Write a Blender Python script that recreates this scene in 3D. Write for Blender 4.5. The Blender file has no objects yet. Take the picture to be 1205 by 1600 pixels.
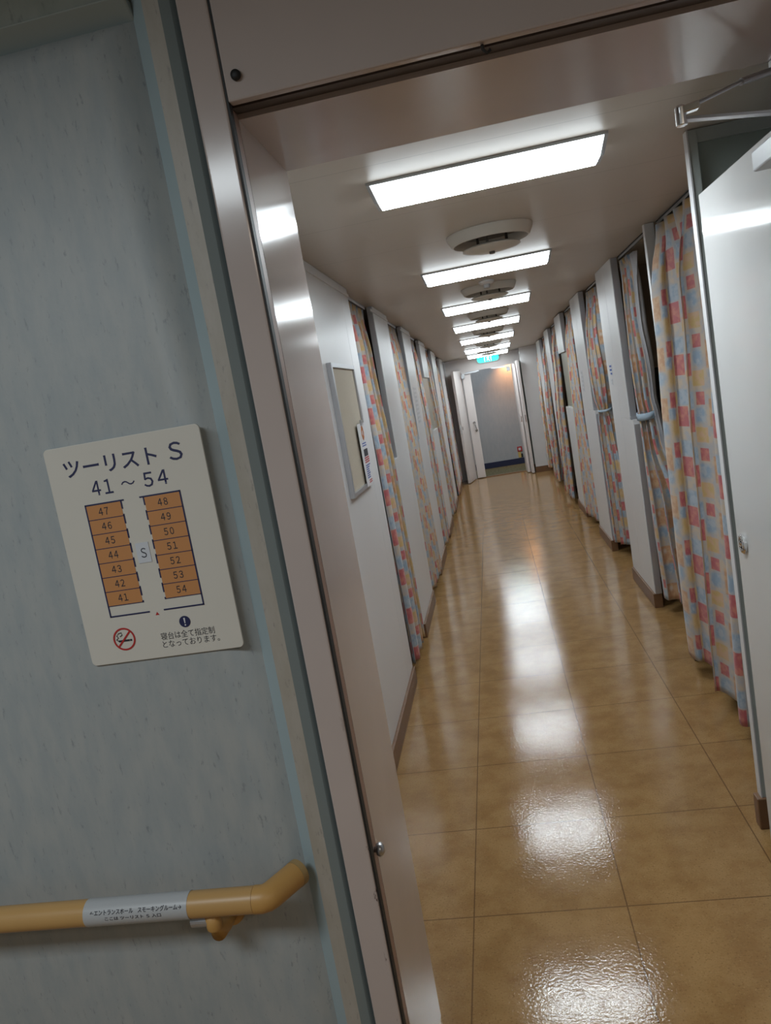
import bpy, bmesh, math, random
from mathutils import Vector, Matrix

C = bpy.context.scene.collection
random.seed(7)
PI = math.pi

# ------------------------------------------------------------------ camera
YAW, PITCH, ROLL, FPX, EYE = -0.1539, -0.1385, -0.1743, 1215.2, 1.68
cy, sy, cp, sp = math.cos(YAW), math.sin(YAW), math.cos(PITCH), math.sin(PITCH)
fw = Vector((sy*cp, cy*cp, sp)); r0 = Vector((cy, -sy, 0)); u0 = r0.cross(fw)
rt = r0*math.cos(ROLL) + u0*math.sin(ROLL); up = -r0*math.sin(ROLL) + u0*math.cos(ROLL)
cam = bpy.data.cameras.new('camera'); co = bpy.data.objects.new('camera', cam); C.objects.link(co)
cam.sensor_fit = 'VERTICAL'; cam.sensor_height = 36; cam.lens = 36*FPX/1600
cam.clip_start = 0.02; cam.clip_end = 100
m4 = Matrix.Identity(4)
for i in range(3):
    m4[i][0] = rt[i]; m4[i][1] = up[i]; m4[i][2] = -fw[i]
m4[0][3], m4[1][3], m4[2][3] = 0, 0, EYE
co.matrix_world = m4
bpy.context.scene.camera = co

# ------------------------------------------------------------------ world, unseen lamps added to the entrance hall, exposure
sc = bpy.context.scene
w = bpy.data.worlds.new('world'); sc.world = w; w.use_nodes = True
w.node_tree.nodes['Background'].inputs[0].default_value = (0.6, 0.7, 0.8, 1)
w.node_tree.nodes['Background'].inputs[1].default_value = 0.06
LAMP = 56.0            # radiance of the corridor tubes
HALL = 31.0            # watts of the unseen lamp added to light the hall
FAR = 34.0            # watts of the warm downlight beyond the far door
def area(name, loc, rot, sx, sy_, watts, col):
    l = bpy.data.lights.new(name, 'AREA'); l.shape = 'RECTANGLE'; l.size = sx; l.size_y = sy_
    l.energy = watts; l.color = col
    o = bpy.data.objects.new(name, l); C.objects.link(o); o.location = loc; o.rotation_euler = rot
    return o
area('hall_unseen_lamp', (-1.3, -0.35, 2.66), (0, 0, 0), 1.2, 0.5, HALL, (0.86, 0.95, 1.0))
area('hall_unseen_lamp', (1.4, -1.2, 2.66), (0, 0, 0), 0.8, 0.4, HALL*0.5, (1.0, 0.86, 0.72))
vs = sc.view_settings
sc.display_settings.display_device = 'sRGB'
vs.view_transform = 'Standard'; vs.look = 'None'; vs.gamma = 1; vs.use_curve_mapping = False
vs.exposure = 0.16

# ------------------------------------------------------------------ materials
MATS = {}
def newmat(name):
    m = bpy.data.materials.new(name); m.use_nodes = True
    MATS[name] = m
    return m, m.node_tree, m.node_tree.nodes['Principled BSDF']
def nd(t, kind, **kw):
    n = t.nodes.new(kind)
    for k, v in kw.items(): setattr(n, k, v)
    return n
def val(t, a, b, op, c=None):
    n = nd(t, 'ShaderNodeMath', operation=op)
    for i, x in enumerate((a, b, c)):
        if x is None: continue
        if isinstance(x, (int, float)): n.inputs[i].default_value = x
        else: t.links.new(x, n.inputs[i])
    return n.outputs[0]
def mixc(t, f, a, b):
    n = nd(t, 'ShaderNodeMix', data_type='RGBA')
    if isinstance(f, (int, float)): n.inputs[0].default_value = f
    else: t.links.new(f, n.inputs[0])
    for i, x in ((6, a), (7, b)):
        if isinstance(x, tuple): n.inputs[i].default_value = (*x, 1)
        else: t.links.new(x, n.inputs[i])
    return n.outputs[2]
def noise(t, vec, scale, detail=3, rough=0.5, sc3=None):
    if sc3:
        mp = nd(t, 'ShaderNodeMapping'); mp.inputs['Scale'].default_value = sc3
        t.links.new(vec, mp.inputs[0]); vec = mp.outputs[0]
    n = nd(t, 'ShaderNodeTexNoise'); n.inputs['Scale'].default_value = scale
    n.inputs['Detail'].default_value = detail; n.inputs['Roughness'].default_value = rough
    t.links.new(vec, n.inputs['Vector'])
    return n.outputs['Fac']
def smooth(t, x, a, b):
    n = nd(t, 'ShaderNodeMapRange', interpolation_type='SMOOTHSTEP')
    t.links.new(x, n.inputs[0]); n.inputs[1].default_value = a; n.inputs[2].default_value = b
    return n.outputs[0]
def pos(t):
    return nd(t, 'ShaderNodeNewGeometry').outputs['Position']
def objco(t):
    return nd(t, 'ShaderNodeTexCoord').outputs['Object']
def bump(t, b, h, strength, dist=0.01):
    n = nd(t, 'ShaderNodeBump'); n.inputs['Strength'].default_value = strength; n.inputs['Distance'].default_value = dist
    t.links.new(h, n.inputs['Height']); t.links.new(n.outputs[0], b.inputs['Normal'])
    return n
def plain(name, col, rough=0.5, metal=0.0, coat=0.0, mottle=0.0, mscale=6, spec=0.5, bmp=0.0, bscale=30):
    m, t, b = newmat(name)
    b.inputs['Base Color'].default_value = (*col, 1); b.inputs['Roughness'].default_value = rough
    b.inputs['Metallic'].default_value = metal; b.inputs['Coat Weight'].default_value = coat
    b.inputs['Specular IOR Level'].default_value = spec
    if mottle:
        f = noise(t, objco(t), mscale, 4)
        t.links.new(mixc(t, f, tuple(c*(1-mottle) for c in col), tuple(min(1, c*(1+mottle)) for c in col)), b.inputs['Base Color'])
    if bmp:
        bump(t, b, noise(t, objco(t), bscale, 2), bmp, 0.004)
    return m
def emit(name, col, s, base=(0.8, 0.8, 0.8)):
    m, t, b = newmat(name)
    b.inputs['Base Color'].default_value = (*base, 1)
    b.inputs['Emission Color'].default_value = (*col, 1); b.inputs['Emission Strength'].default_value = s
    b.inputs['Roughness'].default_value = 0.3
    return m

M_panel = plain('panel_white', (0.63, 0.63, 0.635), 0.36, mottle=0.03, mscale=2, bmp=0.05, bscale=7, spec=0.4)
M_ceil = None
M_pink = None
M_leaf = plain('door_paint', (0.60, 0.60, 0.59), 0.075, mottle=0.02, bmp=0.03, bscale=5)
M_farleaf = plain('far_door_paint', (0.62, 0.57, 0.55), 0.3)
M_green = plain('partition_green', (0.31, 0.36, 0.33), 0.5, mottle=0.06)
M_edge = plain('edge_strip_grey', (0.42, 0.46, 0.44), 0.45)
M_alu = plain('aluminium', (0.52, 0.53, 0.56), 0.35, metal=0.75)
M_track = plain('track_dark_alu', (0.30, 0.30, 0.30), 0.35, metal=0.8)
M_chrome = plain('chrome', (0.75, 0.75, 0.75), 0.12, metal=1)
M_steel = plain('steel_arm', (0.5, 0.51, 0.53), 0.3, metal=0.9)
M_black = plain('black_rubber', (0.012, 0.012, 0.012), 0.6)
M_dark = plain('dark_void', (0.02, 0.018, 0.016), 0.8)
M_brown = plain('skirting_brown', (0.17, 0.085, 0.04), 0.45, mottle=0.25, mscale=20)
M_rail = plain('rail_vinyl_tan', (0.48, 0.285, 0.105), 0.38, mottle=0.06, mscale=9)
M_elbow = plain('elbow_tan', (0.50, 0.28, 0.085), 0.42)
M_capend = plain('rail_cap', (0.36, 0.24, 0.10), 0.5)
M_sleeve = plain('label_grey', (0.42, 0.43, 0.44), 0.35)
M_sign = plain('sign_cream', (0.62, 0.59, 0.53), 0.38, mottle=0.03, mscale=8)
M_navy = plain('ink_navy', (0.015, 0.018, 0.075), 0.5)
M_ink = plain('ink_dark', (0.02, 0.02, 0.03), 0.6)
M_orange = plain('cell_tan', (0.52, 0.235, 0.085), 0.45)
M_tag = plain('sticker_pale', (0.58, 0.60, 0.64), 0.35)
M_red = plain('ink_red', (0.42, 0.02, 0.02), 0.5)
M_blueink = plain('ink_blue', (0.05, 0.1, 0.35), 0.6)
M_orangeink = plain('ink_orange', (0.6, 0.2, 0.06), 0.6)
M_inner = plain('berth_beige', (0.34, 0.27, 0.20), 0.6, mottle=0.05)
M_winback = plain('window_panel_green', (0.30, 0.31, 0.25), 0.3)
M_cap = plain('lamp_end_cap', (0.50, 0.52, 0.54), 0.4)
M_vent = plain('vent_white', (0.62, 0.58, 0.51), 0.4)
M_ventdark = plain('vent_inside', (0.10, 0.085, 0.07), 0.6)
M_detect = plain('detector_white', (0.65, 0.64, 0.62), 0.35)
M_lining = plain('curtain_lining', (0.50, 0.50, 0.52), 0.8)
M_paper = plain('paper_white', (0.66, 0.66, 0.68), 0.6)
M_navyskirt = plain('skirting_navy', (0.015, 0.02, 0.06), 0.4)
M_trimlit = plain('trim_lit_side', (0.36, 0.44, 0.46), 0.45, mottle=0.05)  # lit side of the wall covering, its brightness painted into the colour
M_cornice = plain('cornice_grey_green', (0.30, 0.34, 0.33), 0.5, mottle=0.04)
M_trimshade = plain('trim_shaded_side', (0.24, 0.29, 0.30), 0.5, mottle=0.05)  # wall covering turned from the light, its shade painted in
M_yellow = plain('yellow_paint', (0.6, 0.42, 0.12), 0.5)
M_diff = emit('lamp_diffuser', (0.86, 0.95, 1.0), LAMP)
M_side = emit('lamp_diffuser_side', (0.86, 0.95, 1.0), LAMP*0.075)
M_exit = emit('exit_green', (0.0, 0.66, 0.55), 1.3, (0.05, 0.5, 0.4))
M_exitw = emit('exit_white', (0.75, 1.0, 0.95), 2.2)
M_sealshade = plain('header_seal_shaded', (0.09, 0.07, 0.062), 0.5)  # dark seal with the shade of the header recess painted in
M_lip = plain('frame_lip_brown', (0.30, 0.185, 0.14), 0.5, mottle=0.1)

# pale wall covering with fine fibres, in the hall
def wallpaper(name, c1, c2, fleck):
    m, t, b = newmat(name); p = pos(t)
    a = noise(t, p, 9, 5, 0.6, (3.2, 1, 0.9))
    base = mixc(t, smooth(t, a, 0.3, 0.7), c1, c2)
    f = noise(t, p, 60, 4, 0.7, (1.6, 1, 0.45))
    base = mixc(t, val(t, smooth(t, f, 0.58, 0.70), 0.7, 'MULTIPLY'), base, fleck)
    t.links.new(base, b.inputs['Base Color']); b.inputs['Roughness'].default_value = 0.48
    bump(t, b, noise(t, p, 90, 3), 0.12, 0.002)
    return m
M_wall = wallpaper('wall_covering_blue_grey', (0.315, 0.345, 0.355), (0.37, 0.385, 0.38), (0.20, 0.22, 0.23))
M_wallwarm = wallpaper('wall_covering_warm_lit', (0.36, 0.33, 0.28), (0.40, 0.37, 0.33), (0.24, 0.23, 0.21))  # same covering as the wall, warm light painted into its colour
M_upper = wallpaper('wall_covering_upper', (0.25, 0.27, 0.23), (0.29, 0.30, 0.26), (0.18, 0.19, 0.17))
M_farwall = wallpaper('wall_covering_far', (0.38, 0.40, 0.42), (0.42, 0.43, 0.44), (0.3, 0.31, 0.32))

# warm cream paint of the door frame, with rust chips along the flange edge
def frame_paint():
    m, t, b = newmat('frame_paint_pinkish'); p = pos(t)
    n = noise(t, p, 5, 3)
    col = mixc(t, n, (0.47, 0.40, 0.375), (0.53, 0.45, 0.42))
    sx = nd(t, 'ShaderNodeSeparateXYZ'); t.links.new(p, sx.inputs[0])
    edge = val(t, smooth(t, sx.outputs[0], -0.390, -0.383), smooth(t, sx.outputs[0], -0.377, -0.379), 'MULTIPLY')
    chip = smooth(t, noise(t, p, 55, 5, 0.7, (1, 1, 0.35)), 0.60, 0.66)
    low = val(t, smooth(t, sx.outputs[2], 1.2, 0.7), smooth(t, sx.outputs[1], 1.475, 1.465), 'MULTIPLY')
    ff = val(t, val(t, edge, chip, 'MULTIPLY'), low, 'MULTIPLY')
    col = mixc(t, ff, col, (0.06, 0.018, 0.012))
    t.links.new(col, b.inputs['Base Color']); b.inputs['Roughness'].default_value = 0.15
    bump(t, b, noise(t, p, 10, 2), 0.06, 0.003)
    return m
M_pink = frame_paint()

def ceiling_mat():
    m, t, b = newmat('ceiling_paint'); p = pos(t)
    sx = nd(t, 'ShaderNodeSeparateXYZ'); t.links.new(p, sx.inputs[0])
    fr = val(t, val(t, val(t, sx.outputs[1], 2.30, 'SUBTRACT'), 0.66, 'DIVIDE'), None, 'FRACT')
    line = val(t, fr, 0.004, 'LESS_THAN')
    n = noise(t, p, 2.0, 3)
    col = mixc(t, n, (0.52, 0.465, 0.40), (0.56, 0.50, 0.43))
    col = mixc(t, val(t, line, 0.6, 'MULTIPLY'), col, (0.12, 0.1, 0.085))
    t.links.new(col, b.inputs['Base Color']); b.inputs['Roughness'].default_value = 0.38; b.inputs['Specular IOR Level'].default_value = 0.4
    bump(t, b, noise(t, p, 3.5, 2), 0.2, 0.01)
    return m
M_ceil = ceiling_mat()

# polished vinyl floor tiles
TX, TY, OX, OY = 0.4855, 0.508, -0.300, 2.295
def floor_mat():
    m, t, b = newmat('floor_vinyl_tiles'); p = pos(t)
    sx = nd(t, 'ShaderNodeSeparateXYZ'); t.links.new(p, sx.inputs[0])
    u = val(t, val(t, sx.outputs[0], OX, 'SUBTRACT'), TX, 'DIVIDE')
    v = val(t, val(t, sx.outputs[1], OY, 'SUBTRACT'), TY, 'DIVIDE')
    fu = val(t, u, None, 'FRACT'); fv = val(t, v, None, 'FRACT')
    iu = val(t, u, None, 'FLOOR'); iv = val(t, v, None, 'FLOOR')
    du = val(t, 0.5, val(t, val(t, fu, 0.5, 'SUBTRACT'), None, 'ABSOLUTE'), 'SUBTRACT')
    dv = val(t, 0.5, val(t, val(t, fv, 0.5, 'SUBTRACT'), None, 'ABSOLUTE'), 'SUBTRACT')
    seam = val(t, val(t, du, dv, 'MINIMUM'), 0.0045, 'LESS_THAN')
    cx = nd(t, 'ShaderNodeCombineXYZ'); t.links.new(iu, cx.inputs[0]); t.links.new(iv, cx.inputs[1])
    wn = nd(t, 'ShaderNodeTexWhiteNoise', noise_dimensions='3D'); t.links.new(cx.outputs[0], wn.inputs['Vector'])
    a = noise(t, p, 7, 5, 0.65)
    s = noise(t, p, 160, 3, 0.7)
    col = mixc(t, smooth(t, a, 0.3, 0.7), (0.275, 0.152, 0.056), (0.365, 0.218, 0.090))
    col = mixc(t, val(t, wn.outputs['Value'], 0.16, 'MULTIPLY'), col, (0.22, 0.13, 0.053))
    col = mixc(t, val(t, smooth(t, s, 0.57, 0.68), 0.75, 'MULTIPLY'), col, (0.15, 0.08, 0.03))
    col = mixc(t, val(t, smooth(t, s, 0.40, 0.30), 0.35, 'MULTIPLY'), col, (0.60, 0.41, 0.19))
    col = mixc(t, val(t, seam, 0.65, 'MULTIPLY'), col, (0.08, 0.04, 0.016))
    t.links.new(col, b.inputs['Base Color'])
    b.inputs['Roughness'].default_value = 0.10; b.inputs['Specular IOR Level'].default_value = 0.34
    # tiles lie a hair out of level with one another, and the wax has an orange-peel skin
    sep = nd(t, 'ShaderNodeSeparateColor'); t.links.new(wn.outputs['Color'], sep.inputs[0])
    tu = val(t, val(t, sep.outputs[0], 0.5, 'SUBTRACT'), val(t, fu, 0.5, 'SUBTRACT'), 'MULTIPLY')
    tv = val(t, val(t, sep.outputs[1], 0.5, 'SUBTRACT'), val(t, fv, 0.5, 'SUBTRACT'), 'MULTIPLY')
    tilt = val(t, tu, tv, 'ADD')
    peel = noise(t, p, 105, 2, 0.5)
    wave = noise(t, p, 6, 2, 0.5)
    h = val(t, val(t, peel, 0.0004, 'MULTIPLY'), val(t, wave, 0.0007, 'MULTIPLY'), 'ADD')
    h = val(t, h, val(t, tilt, 0.004, 'MULTIPLY'), 'ADD')
    bump(t, b, h, 1.0, 1.0)
    return m
M_floor = floor_mat()

def carpet_mat():
    m, t, b = newmat('carpet_olive'); p = pos(t)
    n = noise(t, p, 25, 4, 0.7)
    t.links.new(mixc(t, smooth(t, n, 0.35, 0.65), (0.06, 0.055, 0.025), (0.19, 0.17, 0.09)), b.inputs['Base Color'])
    b.inputs['Roughness'].default_value = 0.9
    return m
M_carpet = carpet_mat()
def cork_mat():
    m, t, b = newmat('board_felt'); p = objco(t)
    n = noise(t, p, 120, 3, 0.6)
    t.links.new(mixc(t, n, (0.44, 0.39, 0.31), (0.54, 0.48, 0.38)), b.inputs['Base Color'])
    b.inputs['Roughness'].default_value = 0.85
    return m
M_felt = cork_mat()

# printed curtain cloth: patches of tan, rose, pale blue and straw, laid out on the cloth's own UVs
def cloth_mat(name, sat):
    m, t, b = newmat(name)
    uv = nd(t, 'ShaderNodeUVMap'); uv.uv_map = 'UVMap'
    sx = nd(t, 'ShaderNodeSeparateXYZ'); t.links.new(uv.outputs[0], sx.inputs[0])
    W, H = 0.40, 0.24
    nz = noise(t, uv.outputs[0], 26, 3)
    fu = val(t, val(t, val(t, val(t, sx.outputs[0], 1.18, 'DIVIDE'), W, 'DIVIDE'), None, 'FRACT'), W, 'MULTIPLY')
    fv = val(t, val(t, val(t, val(t, sx.outputs[1], 1.04, 'DIVIDE'), H, 'DIVIDE'), None, 'FRACT'), H, 'MULTIPLY')
    def rect(u0_, u1_, v0, v1, s=0.003):
        a = val(t, smooth(t, fu, u0_-s, u0_+s), smooth(t, fu, u1_+s, u1_-s), 'MULTIPLY')
        c = val(t, smooth(t, fv, v0-s, v0+s), smooth(t, fv, v1+s, v1-s), 'MULTIPLY')
        return val(t, a, c, 'MULTIPLY')
    col = mixc(t, smooth(t, nz, 0.35, 0.65), (0.37, 0.36, 0.37), (0.48, 0.39, 0.29))
    straw, tan, rose, blue = (0.50, 0.34, 0.12), (0.47, 0.245, 0.115), (0.41, 0.075, 0.085), (0.22, 0.315, 0.42)
    tan2, blue2, rose2 = (0.54, 0.34, 0.19), (0.34, 0.40, 0.46), (0.50, 0.16, 0.12)
    tones = [
        ((0.150, 0.245, 0.015, 0.125), straw, (0.52, 0.36, 0.18), 0.02),
        ((0.010, 0.130, 0.085, 0.200), tan, tan2, 0.004),
        ((0.025, 0.120, 0.020, 0.085), blue, blue2, 0.02),
        ((0.150, 0.215, 0.150, 0.225), rose, rose2, 0.002),
        ((0.140, 0.200, 0.095, 0.150), blue, blue2, 0.010),
        ((0.245, 0.325, 0.060, 0.155), rose, rose2, 0.002),
        ((0.250, 0.330, 0.160, 0.235), blue2, blue, 0.008),
        ((0.215, 0.250, 0.165, 0.225), straw, tan2, 0.012),
        ((0.330, 0.395, 0.015, 0.080), tan2, straw, 0.004),
        ((0.335, 0.390, 0.100, 0.165), blue, blue2, 0.012),
        ((0.345, 0.390, 0.175, 0.230), rose, rose2, 0.002),
    ]
    for (r, ca, cb, s) in tones:
        patch = mixc(t, smooth(t, nz, 0.42, 0.62), ca, cb)
        col = mixc(t, val(t, rect(*r, s), 0.92, 'MULTIPLY'), col, patch)
    bird = val(t, rect(0.050, 0.080, 0.155, 0.180, 0.012), 0.8, 'MULTIPLY')
    col = mixc(t, bird, col, (0.60, 0.54, 0.47))
    hs = nd(t, 'ShaderNodeHueSaturation'); hs.inputs['Saturation'].default_value = sat; hs.inputs['Value'].default_value = 1.0
    t.links.new(col, hs.inputs['Color'])
    t.links.new(hs.outputs[0], b.inputs['Base Color'])
    b.inputs['Roughness'].default_value = 0.75; b.inputs['Sheen Weight'].default_value = 0.2
    bump(t, b, noise(t, uv.outputs[0], 500, 2), 0.15, 0.001)
    return m
M_cloth = cloth_mat('curtain_cloth', 1.0)

# ------------------------------------------------------------------ mesh helpers
class MB:
    def __init__(s): s.bm = bmesh.new()
    def box(s, x0, x1, y0, y1, z0, z1):
        v = [s.bm.verts.new((x, y, z)) for x in (x0, x1) for y in (y0, y1) for z in (z0, z1)]
        for f in ((0, 1, 3, 2), (4, 6, 7, 5), (0, 4, 5, 1), (2, 3, 7, 6), (0, 2, 6, 4), (1, 5, 7, 3)):
            s.bm.faces.new([v[i] for i in f])
        return s
    def hexa(s, pts):       # 8 points: bottom 4 ccw, top 4 ccw
        v = [s.bm.verts.new(p) for p in pts]
        for f in ((3, 2, 1, 0), (4, 5, 6, 7), (0, 1, 5, 4), (1, 2, 6, 5), (2, 3, 7, 6), (3, 0, 4, 7)):
            s.bm.faces.new([v[i] for i in f])
        return s
    def quad(s, *pts):
        s.bm.faces.new([s.bm.verts.new(p) for p in pts]); return s
    def prism(s, poly, axis, a, b):     # extrude a 2D polygon along axis 0/1/2
        def P(p, h):
            q = list(p); q.insert(axis, h); return q
        A = [s.bm.verts.new(P(p, a)) for p in poly]; B = [s.bm.verts.new(P(p, b)) for p in poly]
        n = len(poly)
        s.bm.faces.new(A[::-1]); s.bm.faces.new(B)
        for i in range(n): s.bm.faces.new((A[i], A[(i+1) % n], B[(i+1) % n], B[i]))
        return s
    def tube(s, path, r, n=14, caps=True, flat=None):
        rings = []
        path = [Vector(p) for p in path]
        prev = None
        for i, p in enumerate(path):
            d = (path[min(i+1, len(path)-1)] - path[max(i-1, 0)]).normalized()
            ref = Vector((0, 0, 1)) if abs(d.z) < 0.9 else Vector((1, 0, 0))
            a = d.cross(ref).normalized(); c = a.cross(d).normalized()
            rr = r[i] if isinstance(r, (list, tuple)) else r
            fl = flat or 1.0
            rings.append([s.bm.verts.new(p + a*rr*math.cos(2*PI*k/n) + c*rr*fl*math.sin(2*PI*k/n)) for k in range(n)])
        for A, B in zip(rings, rings[1:]):
            for k in range(n): s.bm.faces.new((A[k], A[(k+1) % n], B[(k+1) % n], B[k]))
        if caps:
            s.bm.faces.new(rings[0][::-1]); s.bm.faces.new(rings[-1])
        return s
    def lathe(s, prof, c, n=40, axis=2, closed=False):     # prof: (r, h)
        rings = []
        for (r, h) in prof:
            ring = []
            for k in range(n):
                a = 2*PI*k/n
                q = [r*math.cos(a), r*math.sin(a)]; q.insert(axis, h)
                ring.append(s.bm.verts.new(Vector(c) + Vector(q)))
            rings.append(ring)
        pairs = list(zip(rings, rings[1:])) + ([(rings[-1], rings[0])] if closed else [])
        for A, B in pairs:
            for k in range(n): s.bm.faces.new((A[k], A[(k+1) % n], B[(k+1) % n], B[k]))
        if not closed:
            s.bm.faces.new(rings[0][::-1]); s.bm.faces.new(rings[-1])
        return s
    def build(s, name, mat, parent=None, bevel=0, smooth_=False, segs=2):
        bmesh.ops.recalc_face_normals(s.bm, faces=s.bm.faces)
        me = bpy.data.meshes.new(name); s.bm.to_mesh(me); s.bm.free()
        me.materials.append(mat)
        o = bpy.data.objects.new(name, me); C.objects.link(o)
        if parent:
            o.parent = parent; o.location = -parent.matrix_world.translation if False else (0, 0, 0)
        if smooth_:
            for p in me.polygons: p.use_smooth = True
        if bevel:
            md = o.modifiers.new('bevel', 'BEVEL'); md.width = bevel; md.segments = segs; md.limit_method = 'ANGLE'
            md.angle_limit = math.radians(40)
        return o
def sharp_smooth(o, ang=40):
    for p in o.data.polygons: p.use_smooth = True
    bm = bmesh.new(); bm.from_mesh(o.data)
    for e in bm.edges:
        if len(e.link_faces) == 2 and e.calc_face_angle() > math.radians(ang): e.smooth = False
    bm.to_mesh(o.data); bm.free()
    return o
def tag(o, label=None, cat=None, group=None, kind=None):
    if label: o['label'] = label
    if cat: o['category'] = cat
    if group: o['group'] = group
    if kind: o['kind'] = kind
    return o
def struct(o): o['kind'] = 'structure'; return o
def thing(name, loc, label, cat, group=None, kind=None):
    """Empty at the thing's base; parts are modelled in world coordinates and keep them (rebased below)."""
    o = bpy.data.objects.new(name, None); C.objects.link(o); o.location = loc
    o.empty_display_size = 0.05
    return tag(o, label, cat, group, kind)
def rebase(root):
    """shift the parts' meshes so that the parts sit in the root's local frame"""
    L = Vector(root.location)
    def rec(o, first):
        if o.type == 'MESH':
            for v in o.data.vertices: v.co -= L
        for ch in o.children: rec(ch, False)
    bpy.context.view_layer.update()
    for ch in root.children: rec(ch, True)
def copy_thing(root, loc, **kw):
    def rec(o, parent):
        c = o.copy(); C.objects.link(c)
        if parent: c.parent = parent
        for ch in o.children: rec(ch, c)
        return c
    r = rec(root, None); r.location = loc
    tag(r, **kw)
    return r
def text(body, x0, x1, z0, z1, y, mat, name, parent, wrap=None, bold=0.0, space=1.0):
    cu = bpy.data.curves.new(name, 'FONT'); cu.body = body; cu.size = 1; cu.resolution_u = 2; cu.offset = bold; cu.space_character = space
    to = bpy.data.objects.new(name, cu); C.objects.link(to)
    dg = bpy.context.evaluated_depsgraph_get()
    me = bpy.data.meshes.new_from_object(to.evaluated_get(dg))
    bpy.data.objects.remove(to); bpy.data.curves.remove(cu)
    xs = [v.co.x for v in me.vertices]; ys = [v.co.y for v in me.vertices]
    a, b_, c, d = min(xs), max(xs), min(ys), max(ys)
    for v in me.vertices:
        X = x0 + (v.co.x-a)/(b_-a)*(x1-x0); Z = z0 + (v.co.y-c)/(d-c)*(z1-z0)
        v.co = Vector((X, y, Z)) if wrap is None else wrap(X, Z)
    me.name = name; me.materials.clear(); me.materials.append(mat)
    o = bpy.data.objects.new(name, me); C.objects.link(o); o.parent = parent
    return o

# ------------------------------------------------------------------ dimensions
ZP = [(0, 2.338), (7, 2.338), (9, 2.325), (10.6, 2.292), (12.4, 2.243), (14.0, 2.205), (14.6, 2.195)]
def zc(y):
    for (a, za), (b, zb) in zip(ZP, ZP[1:]):
        if y <= b: return za + (zb-za)*(y-a)/(b-a)
    return ZP[-1][1]
PITCH_B = 1.83
XL, XR = -0.69, 0.90
YW = 1.45                      # face of the hall wall
YE = 14.40                     # far wall

# ------------------------------------------------------------------ hall shell
b = MB(); b.box(-3, 3, -2.2, 1.9, -0.05, 0); b.box(-2.4, 2.6, 1.9, YE, -0.05, 0)
struct(b.build('floor', M_floor))
struct(MB().box(-2.4, 2.6, YE, 16.2, -0.05, -0.002).build('floor', M_carpet))
b = MB()
ys = [1.9, 3, 5, 7, 8, 9, 9.8, 10.6, 11.5, 12.4, 13.2, 14.0, YE+0.1]
pts = [(y, zc(y)) for y in ys] + [(y, zc(y)+0.08) for y in reversed(ys)]
b.prism(pts, 0, -2.4, 2.6)
struct(b.build('ceiling', M_ceil))
struct(MB().box(-3, 3, -2.2, YW+0.03, 2.70, 2.75).build('ceiling', M_upper))
struct(MB().box(-3.05, -3, -2.2, 1.9, 0, 2.7).build('wall_left', M_wall))
struct(MB().box(3, 3.05, -2.2, 1.9, 0, 2.7).build('wall_right', M_wall))
struct(MB().box(-3, 3, -2.25, -2.2, 0, 2.7).build('wall_back', M_wall))
# front wall of the hall: wall covering rolled back along its right and top edges
b = MB()
con = [(-0.610, 2.392, YW), (-0.588, 2.408, YW+0.003), (-0.568, 2.421, YW+0.009), (-0.550, 2.432, YW+0.018), (-0.533, 2.442, YW+0.034)]
b.quad((-3, YW, 0), (con[0][0], YW, 0), (con[0][0], YW, con[0][1]), (-3, YW, con[0][1]))
for (x0, z0, y0), (x1, z1, y1) in zip(con, con[1:]):
    b.quad((x0, y0, 0), (x1, y1, 0), (x1, y1, z1), (x0, y0, z0))
    b.quad((-3, y0, z0), (x0, y0, z0), (x1, y1, z1), (-3, y1, z1))
bmesh.ops.remove_doubles(b.bm, verts=b.bm.verts, dist=1e-5)
wf = b.build('wall_front', M_wall, smooth_=True)
struct(wf)
struct(MB().box(-3, -0.437, YW+0.045, 1.9, 0, 2.7).build('wall_front', M_wallwarm))
struct(MB().prism([(-0.533, YW+0.034), (-0.4995, YW-0.002), (-0.49, YW+0.044), (-0.533, YW+0.044)], 2, 0, 2.70).build('trim_1', M_trimlit))
struct(MB().prism([(YW+0.034, 2.442), (YW-0.002, 2.472), (YW+0.044, 2.474), (YW+0.044, 2.442)], 0, -3, -0.530).build('trim_2', M_cornice, bevel=0.004))
struct(MB().box(-3, -0.530, YW+0.006, YW+0.044, 2.474, 2.70).build('wall_front', M_upper))
struct(MB().prism([(-0.4995, YW-0.002), (-0.469, YW-0.002), (-0.469, YW+0.044), (-0.489, YW+0.044)], 2, 0, 2.70).build('trim_3', M_wallwarm))
struct(MB().prism([(-0.469, YW-0.002), (-0.452, YW+0.010), (-0.436, YW+0.030), (-0.436, YW+0.044), (-0.469, YW+0.044)], 2, 0, 2.70).build('trim_4', M_trimshade))

# ------------------------------------------------------------------ steel door frame
YF, YB = 1.44, 1.90
struct(MB().box(-0.436, -0.379, YF, 1.462, 0, 2.70).build('trim_5', M_pink, bevel=0.004))          # flange
struct(MB().box(-0.432, -0.400, 1.462, 1.502, 0, 2.70).build('trim_6', M_black))                    # seal groove
struct(MB().box(-0.432, -0.386, 1.502, 1.535, 0, 2.262).build('trim_7', M_lip, bevel=0.003))     # brown lip
struct(MB().box(-0.432, -0.386, 1.535, YB, 0, 2.252).build('trim_8', M_pink))                       # left reveal
struct(MB().box(-0.375, 1.30, YF, 1.462, 2.249, 2.70).build('trim_9', M_pink, bevel=0.004))         # header face
struct(MB().box(-0.379, -0.375, YF+0.003, 1.462, 0.3, 2.70).box(-0.400, 1.3, 1.462, 1.502, 2.275, 2.70).build('trim_10', M_black))
struct(MB().box(-0.386, 0.74, 1.502, 1.535, 2.262, 2.70).build('trim_11', M_sealshade))
struct(MB().box(-0.432, 0.74, 1.535, YB, 2.252, 2.70).build('trim_12', M_pink))                     # header soffit
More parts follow.
